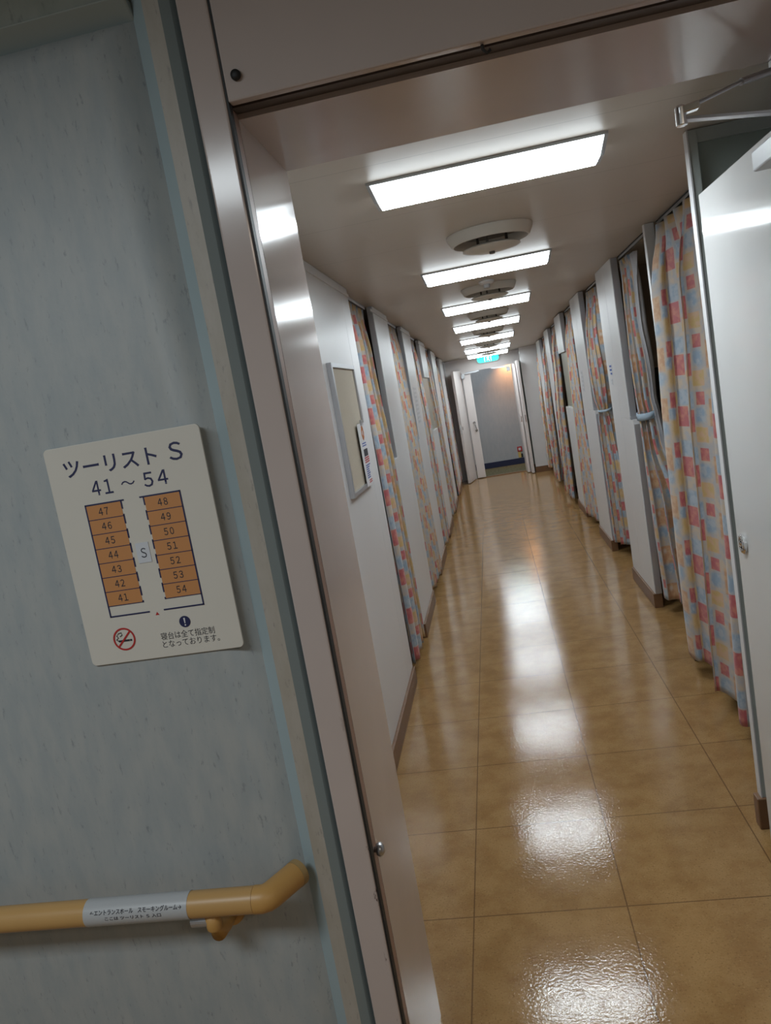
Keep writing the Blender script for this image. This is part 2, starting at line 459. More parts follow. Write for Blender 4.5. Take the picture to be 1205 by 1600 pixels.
struct(MB().box(0.742, 1.30, YF, YB, 0, 2.70).build('trim_13', M_pink, bevel=0.004))
struct(MB().box(1.30, 3.0, YF+0.01, YB, 0, 2.70).build('wall_front', M_wall))
# black rubber knob on the header, small hook below it, door magnet on the left reveal
o = MB().lathe([(0.002, -0.010), (0.0085, -0.009), (0.0095, -0.004), (0.007, 0.0)], (-0.351, YF, 2.289), 20, 1).build('buffer_knob', M_black, smooth_=True)
tag(o, 'small round black rubber knob on the cream header left corner', 'knob')
o = MB().tube([(0.080, 1.462, 2.262), (0.080, 1.452, 2.240), (0.086, 1.450, 2.232), (0.092, 1.455, 2.238)], 0.0028, 8).build('hook', M_dark, smooth_=True)
tag(o, 'tiny dark hook under the middle of the door header', 'hook')
o = MB().lathe([(0.006, 0.0), (0.006, 0.005), (0.012, 0.006), (0.0150, 0.012), (0.0135, 0.018), (0.008, 0.022), (0.001, 0.0235)], (-0.386, 1.512, 0.748), 24, 0).build('door_stop', M_steel, smooth_=True)
tag(o, 'small round steel stud low on the left door jamb', 'door stop')

# ------------------------------------------------------------------ berth corridor: panels, partitions
def left_panel(y0, y1, notch=False):
    """white wall panel: the lower half reaches a little nearer than the upper; grey edge strip, fine seam"""
    zt = min(zc(y0), zc(y1)) - 0.001
    x0, x1 = XL-0.04, XL
    b = MB()
    seam = y1-0.22
    lowz = 1.285
    yu = y0+0.15
    if notch:
        b.box(x0, x1, y0, seam-0.001, 0.10, 1.25); b.box(x0, x1, yu, seam-0.001, 1.88, zt)
        b.box(x0, x1, seam-0.001, y1, 0.10, 1.25); b.box(x0, x1, seam-0.001, y1, 1.88, zt)
    else:
        b.box(x0, x1, y0, seam-0.001, 0.10, lowz); b.box(x0, x1, yu, seam-0.001, lowz, zt)
        b.box(x0, x1, seam+0.001, y1, 0.10, zt)
    p = struct(b.build('wall_left', M_panel, bevel=0.002))
    s = MB().box(x0, x1-0.004, y0-0.006, y0, 0.10, lowz-0.03).box(x0, x1-0.004, yu-0.006, yu, (1.88 if notch else lowz), zt)
    s.build('edge_strip', M_alu, p)
    if notch:
        MB().box(x0+0.004, x0+0.014, yu-0.005, y1, 1.245, 1.885).build('window_panel', M_winback, p)
    MB().box(x1-0.002, x1+0.005, y0+0.01, y1, zt-0.045, zt-0.03).build('top_bead', M_panel, p)
    struct(MB().box(x0, x1+0.012, y0, y1, 0, 0.10).build('baseboard_left', M_brown, bevel=0.003))
def right_panel(y0, y1, notch=False, yu_off=0.10):
    zt = min(zc(y0), zc(y1)) - 0.001
    x0, x1 = XR, XR+0.045
    b = MB(); seam = y0+(y1-y0)*0.55; lowz = 1.285; yu = y0+yu_off
    if notch:
        b.box(x0, x1, y0, seam-0.001, 0.10, 1.25); b.box(x0, x1, yu, seam-0.001, 1.885, zt)
        b.box(x0, x1, seam-0.001, y1, 0.10, 1.25); b.box(x0, x1, seam-0.001, y1, 1.885, zt)
    else:
        b.box(x0, x1, y0, seam-0.001, 0.10, lowz); b.box(x0, x1, yu, seam-0.001, lowz, zt)
        b.box(x0, x1, seam+0.001, y1, 0.10, zt)
    p = struct(b.build('wall_right', M_panel, bevel=0.002))
    s = MB().box(x0+0.004, x1, y0-0.006, y0, 0.10, lowz-0.03).box(x0+0.004, x1, yu-0.006, yu, (1.885 if notch else lowz), zt)
    s.build('edge_strip', M_alu, p)
    MB().box(x0-0.002, x1+0.004, yu-0.030, yu+0.004, lowz+0.001, lowz+0.018).build('edge_stop', M_alu, p, bevel=0.003)
    if notch:
        MB().box(x1-0.014, x1-0.004, yu-0.005, y1, 1.245, 1.89).build('window_panel', M_winback, p)
    struct(MB().box(x0-0.012, x1, y0, y1, 0, 0.10).build('baseboard_right', M_brown, bevel=0.003))

# left side
b = MB(); zt = 2.337
b.box(XL-0.04, XL, YB, 2.9, 0.10, zt); b.box(XL-0.04, XL, 2.902, 4.22, 0.10, zt); b.box(XL-0.04, XL, 4.222, 4.45, 0.10, zt)
p = struct(b.build('wall_left', M_panel, bevel=0.002))
MB().box(XL-0.002, XL+0.006, 2.0, 4.45, 2.29, 2.305).build('top_bead', M_panel, p)
struct(MB().box(XL-0.04, XL+0.014, YB, 4.45, 0, 0.10).build('baseboard_left', M_brown, bevel=0.003))
for k in range(5):
    y0 = 5.29 + PITCH_B*k
    left_panel(y0, y0+0.93, notch=(k == 2))
struct(MB().box(XL-0.04, XL, 14.30, YE, 0, zc(14.3)-0.002).build('wall_left', M_panel))
# right side
for k in range(5):
    y0 = 5.29 + PITCH_B*k
    right_panel(y0, y0+0.80, notch=(k == 2))
struct(MB().box(0.63, 0.95, 13.95, 13.99, 0.10, zc(13.97)-0.002).build('wall_right', M_panel, bevel=0.002))
struct(MB().box(0.62, 0.95, 13.935, 13.99, 0, 0.10).build('baseboard_right', M_brown, bevel=0.003))
# cross partitions between the berths, outer walls
for k in range(7):
    yl = 4.41 + PITCH_B*k
    if yl < 13.9: struct(MB().box(-2.4, XL-0.042, yl, yl+0.04, 0, zc(yl+0.04)-0.002).build('wall_left', M_inner))
    yr = 4.27 + PITCH_B*k
    if k == 0:
        p = struct(MB().box(XR+0.05, 2.5, yr, yr+0.035, 0, 2.336).build('wall_right', M_inner))
        MB().box(XR, XR+0.05, yr-0.005, yr+0.04, 0.10, 2.336).build('edge_strip', M_panel, p, bevel=0.003)
        MB().box(XR-0.012, XR+0.05, yr-0.008, yr+0.043, 0, 0.10).build('base_block', M_brown, p, bevel=0.003)
    elif yr < 13.9:
        struct(MB().box(XR+0.047, 2.5, yr-0.04, yr-0.005, 0, zc(yr)-0.002).build('wall_right', M_inner))
struct(MB().box(-2.4, -2.36, YB, YE, 0, 2.19).build('wall_left', M_inner))
struct(MB().box(2.5, 2.54, YB, YE, 0, 2.19).build('wall_right', M_inner))
# partition beside the open door
p = struct(MB().box(0.748, 2.5, 2.665, 2.685, 0.10, 2.336).build('wall_right', M_green))
MB().box(0.720, 0.748, 2.652, 2.690, 0.10, 2.336).build('edge_strip', M_edge, p, bevel=0.002)
MB().box(0.716, 0.7205, 2.650, 2.688, 0.10, 2.336).build('end_strip', M_panel, p)
MB().box(0.748, 2.4, 2.655, 2.665, 2.296, 2.336).build('top_strip', M_edge, p)
MB().box(0.700, 0.80, 2.640, 2.690, 0, 0.115).build('base_block', M_brown, p, bevel=0.004)
struct(MB().box(0.80, 2.5, 2.655, 2.690, 0, 0.10).build('baseboard_right', M_brown))
struct(MB().box(1.25, 1.30, YB, 2.65, 0, 2.336).build('wall_right', M_panel))

# ------------------------------------------------------------------ far end wall, its doors and the hall beyond
zE = 2.196
b = MB()
b.box(XL, -0.43, YE, YE+0.08, 0, zE); b.box(-0.43, 0.52, YE, YE+0.08, 1.965, zE); b.box(0.66, 2.5, YE, YE+0.08, 0, zE); b.box(0.52, 0.66, YE, YE+0.08, 1.99, zE); b.box(-2.4, XL, YE, YE+0.08, 0, zE)
struct(b.build('wall_front', M_farleaf))
struct(MB().box(0.52, 0.66, YE+0.03, YE+0.08, 0.10, 1.99).build('trim_16', M_green))  # grey-green paint stands in for the shade in this recess
struct(MB().box(0.52, 0.66, YE+0.02, YE+0.08, 0, 0.10).build('baseboard_back', M_brown))
struct(MB().box(-0.45, 0.54, YE-0.012, YE, 1.955, 1.985).build('trim_14', M_farleaf))
struct(MB().box(-0.43, 0.52, YE-0.01, YE+0.09, 0, 0.012).build('trim_15', M_brown))
struct(MB().box(-2.4, 2.6, 15.85, 15.9, 0, 2.6).build('wall_back', M_farwall))
struct(MB().box(-2.4, 2.6, 15.83, 15.85, 0, 0.115).build('baseboard_back', M_navyskirt))
struct(MB().box(-2.4, 2.6, YE+0.08, 15.9, 2.5, 2.55).build('ceiling', M_upper))
struct(MB().box(-2.44, -2.4, YE, 15.9, 0, 2.5).build('wall_left', M_farwall))
struct(MB().box(2.6, 2.64, YE, 15.9, 0, 2.5).build('wall_right', M_farwall))
l = bpy.data.lights.new('warm_downlight', 'SPOT'); l.energy = FAR; l.color = (1.0, 0.45, 0.18); l.spot_size = math.radians(110); l.spot_blend = 0.8; l.shadow_soft_size = 0.05
lo = bpy.data.objects.new('warm_downlight', l); C.objects.link(lo); lo.location = (0.52, 15.62, 2.15); lo.rotation_euler = (math.radians(35), 0, 0)
area('far_hall_lamp', (0.0, 15.1, 2.48), (0, 0, 0), 1.0, 0.3, 9, (0.85, 0.93, 1.0))
# red sign and yellow stand low on the back wall
t = thing('floor_sign', (0.46, 15.84, 0.12), 'small red square sign above a yellow marker low by the far doorway', 'sign')
MB().box(0.405, 0.50, 15.835, 15.85, 0.245, 0.345).build('plate', M_red, t)
MB().box(0.428, 0.475, 15.830, 15.835, 0.27, 0.32).build('symbol', M_paper, t)
MB().box(0.41, 0.465, 15.835, 15.85, 0.125, 0.24).build('marker', M_yellow, t)
MB().box(0.465, 0.50, 15.835, 15.85, 0.125, 0.20).build('dark_patch', M_black, t)
rebase(t)

def rot_box(cx, cy_, ang, l0, l1, t0, t1, z0, z1):
    """box along a direction in plan: l along, t across"""
    d = Vector((math.cos(ang), math.sin(ang), 0)); n = Vector((-d.y, d.x, 0)); c = Vector((cx, cy_, 0))
    q = [c+d*l0+n*t0, c+d*l1+n*t0, c+d*l1+n*t1, c+d*l0+n*t1]
    return [Vector((p.x, p.y, z0)) for p in q] + [Vector((p.x, p.y, z1)) for p in q]
# left leaf: folded into the corridor
dl = thing('door_2', (-0.43, YE, 0), None, None); struct(dl)
ang = math.atan2(-0.55, -0.10)
MB().hexa(rot_box(-0.44, YE-0.03, ang, 0, 0.56, -0.045, 0.0, 0.012, 1.995)).build('leaf', M_farleaf, dl, bevel=0.003)
MB().hexa(rot_box(-0.44, YE-0.03, ang, 0.5605, 0.563, -0.03, -0.012, 0.90, 1.06)).build('lock_plate', M_chrome, dl)
MB().hexa(rot_box(-0.44, YE-0.03, ang, 0.50, 0.52, 0.0, 0.004, 0.96, 1.02)).build('keyhole', M_dark, dl)
MB().box(-0.415, -0.265, YE-0.035, YE-0.004, 0.014, 1.953).build('side_panel', M_farleaf, dl, bevel=0.003)
h = MB().tube([(-0.325, YE-0.036, 1.03), (-0.325, YE-0.075, 1.03), (-0.315, YE-0.082, 0.99), (-0.305, YE-0.075, 0.89), (-0.305, YE-0.036, 0.89)], 0.011, 10)
h.lathe([(0.024, -0.008), (0.026, 0)], (-0.325, YE-0.035, 1.03), 16, 1).lathe([(0.024, -0.008), (0.026, 0)], (-0.305, YE-0.035, 0.89), 16, 1)
h.build('handle', M_chrome, dl, smooth_=False)
def small_closer(parent, x, d, y):
    MB().box(x-0.03, x+0.03, y-0.09, y-0.03, 1.845, 1.92).build('closer_body', M_cap, parent, bevel=0.006)
    b = MB(); b.hexa([(x, y-0.07, 1.92), (x+d*0.26, y-0.05, 1.925), (x+d*0.26, y-0.03, 1.925), (x, y-0.04, 1.92), (x, y-0.07, 1.93), (x+d*0.26, y-0.05, 1.935), (x+d*0.26, y-0.03, 1.935), (x, y-0.04, 1.93)])
    b.box(min(x+d*0.05, x+d*0.30), max(x+d*0.05, x+d*0.30), y-0.030, y-0.013, 1.932, 1.952)
    b.build('closer_arm', M_steel, parent)
small_closer(dl, -0.40, 1, YE-0.02)
rebase(dl)
dr = thing('door_3', (0.52, YE, 0), None, None); struct(dr)
ang = math.atan2(-0.5, 0.03)
MB().hexa(rot_box(0.525, YE-0.03, ang, 0, 0.50, 0, 0.045, 0.012, 1.99)).build('leaf', M_farleaf, dr, bevel=0.003)
MB().hexa(rot_box(0.47, YE-0.03, ang, 0, 0.30, 0, 0.045, 0.012, 1.95)).build('fold_leaf', M_farleaf, dr, bevel=0.003)
MB().hexa(rot_box(0.525, YE-0.03, ang, 0.5005, 0.503, 0.012, 0.032, 0.92, 1.04)).build('lock_plate', M_chrome, dr)
MB().hexa(rot_box(0.47, YE-0.03, ang, 0.3005, 0.303, 0.012, 0.032, 0.92, 1.02)).build('lock_plate', M_chrome, dr)
small_closer(dr, 0.42, -1, YE-0.02)
rebase(dr)

# emergency exit sign
t = thing('exit_sign', (0.09, YE-0.04, 2.13), 'lit green emergency exit sign on the wall above the far doorway', 'exit sign')
poly = [(-0.205, 0.07), (0.205, 0.07)]
for a in range(0, 91, 15): poly.append((0.145+0.06*math.cos(math.radians(-a)), -0.005+0.06*math.sin(math.radians(-a))))
for a in range(90, 181, 15): poly.append((-0.145+0.06*math.cos(math.radians(-a)), -0.005+0.06*math.sin(math.radians(-a))))
full = [(x+0.09, z+2.125) for x, z in poly]
MB().prism(full, 1, YE-0.05, YE-0.001).build('body', M_cap, t)
MB().prism([((x-0.09)*0.95+0.09, (z-2.13)*0.9+2.13) for x, z in full], 1, YE-0.054, YE-0.050).build('face', M_exit, t)
b = MB()
b.lathe([(0.001, 0), (0.014, 0), (0.014, 0.002), (0.001, 0.002)], (0.098, YE-0.057, 2.168), 14, 1)
def limb(x0, z0, x1, z1, w_):
    d = Vector((x1-x0, 0, z1-z0)).normalized(); n = Vector((-d.z, 0, d.x))*w_/2
    P = [Vector((x0, 0, z0))+n, Vector((x0, 0, z0))-n, Vector((x1, 0, z1))-n, Vector((x1, 0, z1))+n]
    b.prism([(q.x, q.z) for q in P], 1, YE-0.057, YE-0.0545)
limb(0.094, 2.158, 0.088, 2.118, 0.022); limb(0.090, 2.155, 0.066, 2.14, 0.010); limb(0.095, 2.152, 0.118, 2.138, 0.010)
limb(0.088, 2.12, 0.068, 2.094, 0.012); limb(0.088, 2.12, 0.110, 2.10, 0.012); limb(0.110, 2.10, 0.112, 2.08, 0.010)
limb(0.03, 2.08, 0.03, 2.175, 0.010); limb(0.145, 2.08, 0.145, 2.175, 0.010); limb(0.03, 2.175, 0.145, 2.175, 0.008)
b.build('pictogram', M_exitw, t)
rebase(t)

# ------------------------------------------------------------------ ceiling lights
def ceiling_light(y, z, label):
    xc = 0.093
    t = thing('ceiling_light', (xc, y, z), label, 'ceiling light', 'fluorescent ceiling lights along the corridor')
    MB().box(xc-0.362, xc+0.362, y-0.079, y+0.079, z-0.009, z-0.0005).build('housing', M_cap, t)
    def sec(dx, s): return [(xc+dx*1.0, y-0.073, z-0.009)]
    hx0, hx1 = 0.350, 0.335
    df = MB().hexa([(xc-hx1, y-0.052, z-0.058), (xc+hx1, y-0.052, z-0.058), (xc+hx1, y+0.052, z-0.058), (xc-hx1, y+0.052, z-0.058),
               (xc-hx0, y-0.075, z-0.009), (xc+hx0, y-0.075, z-0.009), (xc+hx0, y+0.075, z-0.009), (xc-hx0, y+0.075, z-0.009)]).build('diffuser', M_side, t)
    df.data.materials.append(M_diff)
    for f in df.data.polygons:
        if f.normal.z < -0.9: f.material_index = 1
    for s in (-1, 1):
        MB().hexa([(xc+s*hx1+s*0.001, y-0.050, z-0.058), (xc+s*(hx1+0.012), y-0.050, z-0.058), (xc+s*(hx1+0.012), y+0.050, z-0.058), (xc+s*hx1+s*0.001, y+0.050, z-0.058),
                   (xc+s*hx0+s*0.001, y-0.077, z-0.009), (xc+s*(hx0+0.012), y-0.077, z-0.009), (xc+s*(hx0+0.012), y+0.077, z-0.009), (xc+s*hx0+s*0.001, y+0.077, z-0.009)]).build('end_cap', M_cap, t)
    rebase(t)
    return t
LY = [2.545, 4.55, 6.53, 8.55, 10.5, 12.3, 13.75]
LLAB = ['lit white ceiling light nearest the doorway, the largest in view',
        'lit white ceiling light just past the first round ceiling vent',
        'lit white ceiling light just past the small smoke detector and second vent',
        'fourth lit ceiling light from the doorway, past the third round vent',
        'fifth lit ceiling light from the doorway, third from the exit sign',
        'sixth lit ceiling light, next to last before the green exit sign',
        'last lit ceiling light, right in front of the green exit sign']
l0 = ceiling_light(LY[0], zc(LY[0]), LLAB[0])
for y, lb in list(zip(LY, LLAB))[1:]:
    copy_thing(l0, (0.093, y, zc(y)), label=lb)

# ------------------------------------------------------------------ round ceiling vents
def vent(y, z, label):
    xc = 0.112
    t = thing('ceiling_vent', (xc, y, z), label, 'ceiling vent', 'round ceiling vents along the corridor')
    sharp_smooth(MB().lathe([(0.150, -0.001), (0.192, -0.001), (0.190, -0.012), (0.172, -0.046), (0.165, -0.047), (0.150, -0.020)], (xc, y, z), 48, 2, True).build('ring', M_vent, t))
    sharp_smooth(MB().lathe([(0.148, -0.002), (0.146, -0.010), (0.02, -0.016)], (xc, y, z), 40).build('throat', M_ventdark, t))
    sharp_smooth(MB().lathe([(0.001, -0.058), (0.10, -0.060), (0.126, -0.068), (0.129, -0.073), (0.118, -0.079), (0.07, -0.086), (0.001, -0.089)], (xc, y, z), 48).build('disc', M_vent, t))
    MB().lathe([(0.001, -0.098), (0.012, -0.098), (0.013, -0.086), (0.001, -0.085)], (xc, y, z), 16).build('centre_knob', M_ventdark, t)
    for a in (0.3, 2.4, 4.5):
        x1, y1 = xc+0.075*math.cos(a), y+0.075*math.sin(a)
        MB().box(x1-0.006, x1+0.006, y1-0.006, y1+0.006, z-0.064, z-0.008).build('strut', M_ventdark, t)
    rebase(t)
    return t
VY = [3.62, 5.58, 7.50, 9.50, 11.40, 13.0]
VLAB = ['round cream ceiling vent nearest the doorway, between the first two lights',
        'round cream ceiling vent right beside the small smoke detector',
        'third round ceiling vent from the doorway, between third and fourth lights',
        'fourth round ceiling vent from the doorway, between fourth and fifth lights',
        'fifth round ceiling vent from the doorway, half hidden by a light',
        'farthest round ceiling vent, just before the last ceiling light']
v0 = vent(VY[0], zc(VY[0]), VLAB[0])
for y, lb in list(zip(VY, VLAB))[1:]:
    copy_thing(v0, (0.112, y, zc(y)), label=lb)
t = thing('smoke_detector', (0.098, 5.28, 2.338), 'small white smoke detector on the ceiling before the second round vent', 'smoke detector')
sharp_smooth(MB().lathe([(0.05, -0.001), (0.05, -0.012), (0.040, -0.022), (0.03, -0.024), (0.001, -0.024)], (0.098, 5.28, 2.338), 28).build('base', M_detect, t))
sharp_smooth(MB().lathe([(0.022, -0.024), (0.020, -0.046), (0.001, -0.048)], (0.098, 5.28, 2.338), 20).build('sensor', M_cap, t))
rebase(t)

# ------------------------------------------------------------------ curtains
def foldf(s, n, ph, seed):
    r = random.Random(seed); a1, a2 = r.uniform(0, 6), r.uniform(0, 6)
    x = 2*PI*n*s + ph + 0.7*math.sin(2*PI*s*1.3+a1)
    return 0.78*math.sin(x) + 0.22*math.sin(2*x+a2)
def lerpk(keys, z):
    """keys: list of (z, tuple) descending z; smooth interpolation"""
    if z >= keys[0][0]: return keys[0][1]
    for (za, A), (zb, B) in zip(keys, keys[1:]):
        if z >= zb:
            f = (za-z)/(za-zb); f = f*f*(3-2*f)
            return tuple(a+(b_-a)*f for a, b_ in zip(A, B))
    return keys[-1][1]
def curtain(label, keys, nfold, cloth, seed, tie=None, rail=None, hem=0.0, lining=None, uoff=0.0, group=None):
    """keys: (z, (cx, cy, dirx, diry, width, amp)) from heading to hem"""
    r = random.Random(seed)
    ztop, zbot = keys[0][0], keys[-1][0]
    c0 = keys[-1][1]
    t = thing('curtain', (c0[0], c0[1], zbot), label, 'curtain', group or 'patchwork curtains along the berth openings')
    def sheet(s0, s1, ns, off, hemv):
        bm = bmesh.new(); uvl = bm.loops.layers.uv.new('UVMap')
        nz = 70; grid = []
        for i in range(nz+1):
            f = i/nz
            row = []
            for j in range(ns+1):
                s = s0+(s1-s0)*j/ns
                zb = zbot + hemv*(s-0.5) + 0.006*math.sin(9*s+seed)
                z = ztop + (zb-ztop)*f
                cx, cy_, dx, dy, w_, amp = lerpk(keys, ztop + (zbot-ztop)*f)
                L = math.hypot(dx, dy); dx /= L; dy /= L
                topw = max(0.0, 1-(ztop-z)/0.16)
                fo = (1-topw)*foldf(s, nfold, seed, seed) + topw*0.75*math.sin(2*PI*nfold*2.3*s+seed)
                drift = 0.10*math.sin(2.1*z+seed+4*s)
                a = amp*(fo+drift)
                q = s-0.5 + 0.10/max(nfold, 1)*math.sin(4*PI*nfold*s+seed*1.7)*(1-topw)
                x = cx + dx*w_*q - dy*(a+off); y = cy_ + dy*w_*q + dx*(a+off)
                row.append((bm.verts.new((x, y, z)), s*cloth+uoff, z))
            grid.append(row)
        for A, B in zip(grid, grid[1:]):
            for j in range(ns):
                q = (A[j], A[j+1], B[j+1], B[j])
                fc = bm.faces.new([v[0] for v in q]); fc.smooth = True
                for lp, v in zip(fc.loops, q): lp[uvl].uv = (v[1], v[2])
        return bm
    bm = sheet(0, 1, int(nfold*22)+10, 0.0, hem)
    me = bpy.data.meshes.new('cloth'); bm.to_mesh(me); bm.free(); me.materials.append(M_cloth)
    o = bpy.data.objects.new('cloth', me); C.objects.link(o); o.parent = t
    md = o.modifiers.new('thickness', 'SOLIDIFY'); md.thickness = 0.0025; md.offset = 0
    if lining:
        bm = sheet(lining[0], lining[1], 24, lining[2], hem)
        me = bpy.data.meshes.new('lining'); bm.to_mesh(me); bm.free(); me.materials.append(M_lining)
        o = bpy.data.objects.new('lining', me); C.objects.link(o); o.parent = t
        md = o.modifiers.new('thickness', 'SOLIDIFY'); md.thickness = 0.002; md.offset = 0
    if tie:
        zt_, rx, ry, hh = tie
        cx, cy_, dx, dy, w_, amp = lerpk(keys, zt_)
        L = math.hypot(dx, dy); dx /= L; dy /= L
        b = MB(); n = 30; R0 = []; R1 = []
        for k in range(n):
            a = 2*PI*k/n
            l_, m_ = rx*math.cos(a), ry*math.sin(a)
            x = cx+dx*l_-dy*m_; y = cy_+dy*l_+dx*m_
            dz = 0.010*math.sin(a)
            R0.append(b.bm.verts.new((x, y, zt_+hh/2+dz))); R1.append(b.bm.verts.new((x, y, zt_-hh/2+dz)))
        for k in range(n): b.bm.faces.new((R0[k], R0[(k+1) % n], R1[(k+1) % n], R1[k]))
        o = b.build('tieback', M_tie, t, smooth_=True)
        md = o.modifiers.new('thickness', 'SOLIDIFY'); md.thickness = 0.004; md.offset = 1
        o['label'] = 'pale blue tieback'
    rebase(t)
    return t
M_tie = plain('tieback_blue', (0.33, 0.42, 0.50), 0.7, mottle=0.2, mscale=30)

def rail(x, y0, y1, label, ztop):
    t = thing('curtain_rail', (x, (y0+y1)/2, ztop), label, 'curtain rail', 'curtain rails over the berth openings')
    MB().box(x-0.006, x+0.006, y0, y1, ztop-0.020, ztop-0.006).build('track', M_track if x > 0 else M_alu, t)
    MB().box(x-0.009, x+0.009, y0, y1, ztop-0.006, ztop-0.001).build('flange', M_dark if x > 0 else M_alu, t)
    rebase(t)

ORD = ['first', 'second', 'third', 'fourth', 'fifth', 'sixth', 'seventh']
# ---- left side: closed curtains
LW = [(4.47, 5.285), (6.26, 7.115), (8.09, 8.945), (9.92, 10.775), (11.75, 12.605), (13.58, 14.28)]
LLAB2 = ['closed patchwork curtain on the left, between the notice board panel and the next',
         'second closed patchwork curtain on the left, before the panel with a paper notice',
         'third curtain on the left, right before the panel with the window opening',
         'fourth curtain on the left, just past the panel with the window opening',
         'fifth curtain on the left, next to last before the far double door',
         'last curtain on the left, right beside the far open left door']
for k, (a, c) in enumerate(LW):
    z = min(zc(a), zc(c))
    ym, wd = (a+c)/2, (c-a)-0.05
    xt = XL-0.040
    keys = [(z-0.035, (xt-0.01, ym+0.03, 0, -1, wd*0.97, 0.014)), (z-0.35, (xt, ym+0.02, 0, -1, wd*0.97, 0.028)),
            (1.25, (xt+0.018, ym, 0, -1, wd*0.96, 0.034)), (0.075, (xt+0.028, ym-0.01, 0, -1, wd*0.95, 0.036))]
    curtain(LLAB2[k], keys, 4.5, 1.6, 11+k*3, hem=0.02, uoff=0.13*k,
            lining=(0.86, 0.995, 0.012) if k == 0 else None)
    rail(xt-0.01, a-0.01, c+0.10, 'white curtain rail over the %s curtain on the left' % ORD[k] if k < 5 else 'white curtain rail over the last curtain on the left', z-0.002)
# ---- right side
zt = 2.30
curtain('long patchwork curtain in big soft folds, nearest on the right beside the open door',
        [(zt, (0.955, 3.47, 0.02, -1, 1.40, 0.024)), (1.95, (0.935, 3.47, 0.02, -1, 1.42, 0.055)), (1.2, (0.91, 3.47, 0.0, -1, 1.42, 0.062)), (0.085, (0.895, 3.46, 0.0, -1, 1.38, 0.066))],
        3.6, 2.0, 3, hem=-0.02, uoff=0.05)
rail(0.965, 2.70, 4.25, 'curtain rail over the nearest long curtain on the right', 2.336)
curtain('patchwork curtain tied back with a pale blue band on the right',
        [(zt, (0.955, 5.17, 0.06, -1, 0.24, 0.016)), (1.9, (0.955, 5.18, 0.12, -1, 0.20, 0.026)), (1.42, (0.958, 5.18, 0.5, -0.8, 0.11, 0.022)), (1.30, (0.962, 5.16, 0.7, -0.7, 0.10, 0.024)),
         (1.18, (0.968, 5.15, 0.6, -0.8, 0.12, 0.028)), (0.7, (1.01, 5.07, 0.5, -0.85, 0.30, 0.045)), (0.10, (1.03, 5.03, 0.45, -0.9, 0.40, 0.05))],
        3.0, 1.3, 8, tie=(1.315, 0.058, 0.042, 0.045), lining=(0.97, 1.45, 0.010), uoff=0.22)
rail(0.955, 4.32, 5.36, 'curtain rail over the curtain with the pale blue tieback', 2.336)
curtain('gathered patchwork curtain pinched at mid height, right side, past two stickered panels',
        [(zt, (0.975, 6.88, 0.06, -1, 0.42, 0.022)), (1.9, (0.955, 6.90, 0.15, -1, 0.40, 0.040)), (1.40, (0.965, 6.95, 0.5, -0.85, 0.20, 0.040)), (1.29, (0.97, 6.97, 0.6, -0.8, 0.13, 0.034)),
         (1.15, (0.975, 6.97, 0.6, -0.8, 0.17, 0.036)), (0.7, (0.99, 6.92, 0.45, -0.9, 0.28, 0.042)), (0.10, (1.0, 6.90, 0.4, -0.9, 0.36, 0.05))],
        4.0, 1.3, 21, tie=(1.29, 0.066, 0.044, 0.022), uoff=0.31)
rail(0.975, 6.13, 7.19, 'curtain rail over the pinched curtain on the right', 2.336)
curtain('loosely drawn patchwork curtain on the right, before the panel with the window opening',
        [(2.285, (0.965, 8.66, 0.05, -1, 0.44, 0.020)), (1.9, (0.950, 8.66, 0.10, -1, 0.44, 0.040)), (1.25, (0.940, 8.64, 0.12, -1, 0.42, 0.040)), (0.09, (0.925, 8.50, 0.10, -1, 0.70, 0.050))],
        4.0, 1.4, 33, uoff=0.08)
rail(0.965, 7.96, 9.02, 'curtain rail over the loosely drawn curtain on the right', zc(9.0)-0.002)
RL = ['fifth patchwork curtain on the right, just past the panel with the window opening',
      'sixth patchwork curtain on the right, next to last before the far wall',
      'last patchwork curtain on the right, beside the white far wall panel']
for k, (a, c) in enumerate([(9.85, 10.76), (11.68, 12.58), (13.50, 13.92)]):
    z = min(zc(a), zc(c)); ym = (a+c)/2; wd = c-a-0.04
    curtain(RL[k], [(z-0.035, (0.955, ym, 0, -1, wd*0.95, 0.018)), (1.9, (0.93, ym, 0, -1, wd*0.95, 0.035)), (1.0, (0.895, ym, 0, -1, wd*0.94, 0.045)), (0.085, (0.875, ym, 0, -1, wd*0.92, 0.045))],
            4.5 if k < 2 else 2.5, 1.6 if k < 2 else 0.8, 41+k*5, uoff=0.1*k+0.25)
    rail(0.955, a-0.02, c, 'curtain rail over the %s curtain on the right' % (['fifth', 'sixth', 'last'][k]), z-0.002)
# dark panels on the berths' inner walls, seen past the tied curtains
for (y, lb) in ((6.054, 'black panel inside the berth behind the curtain with the blue tieback'), (7.884, 'black panel inside the berth behind the pinched curtain')):
    t = thing('berth_panel', (1.14, y, 1.3), lb, 'panel')
    MB().prism([(1.05, 1.02), (1.20, 1.02), (1.285, 1.585), (1.05, 1.585)], 1, y-0.02, y).build('face', M_black, t)
    MB().box(1.04, 1.34, y-0.028, y, 1.586, 1.60).build('top_ledge', M_inner, t)
    rebase(t)

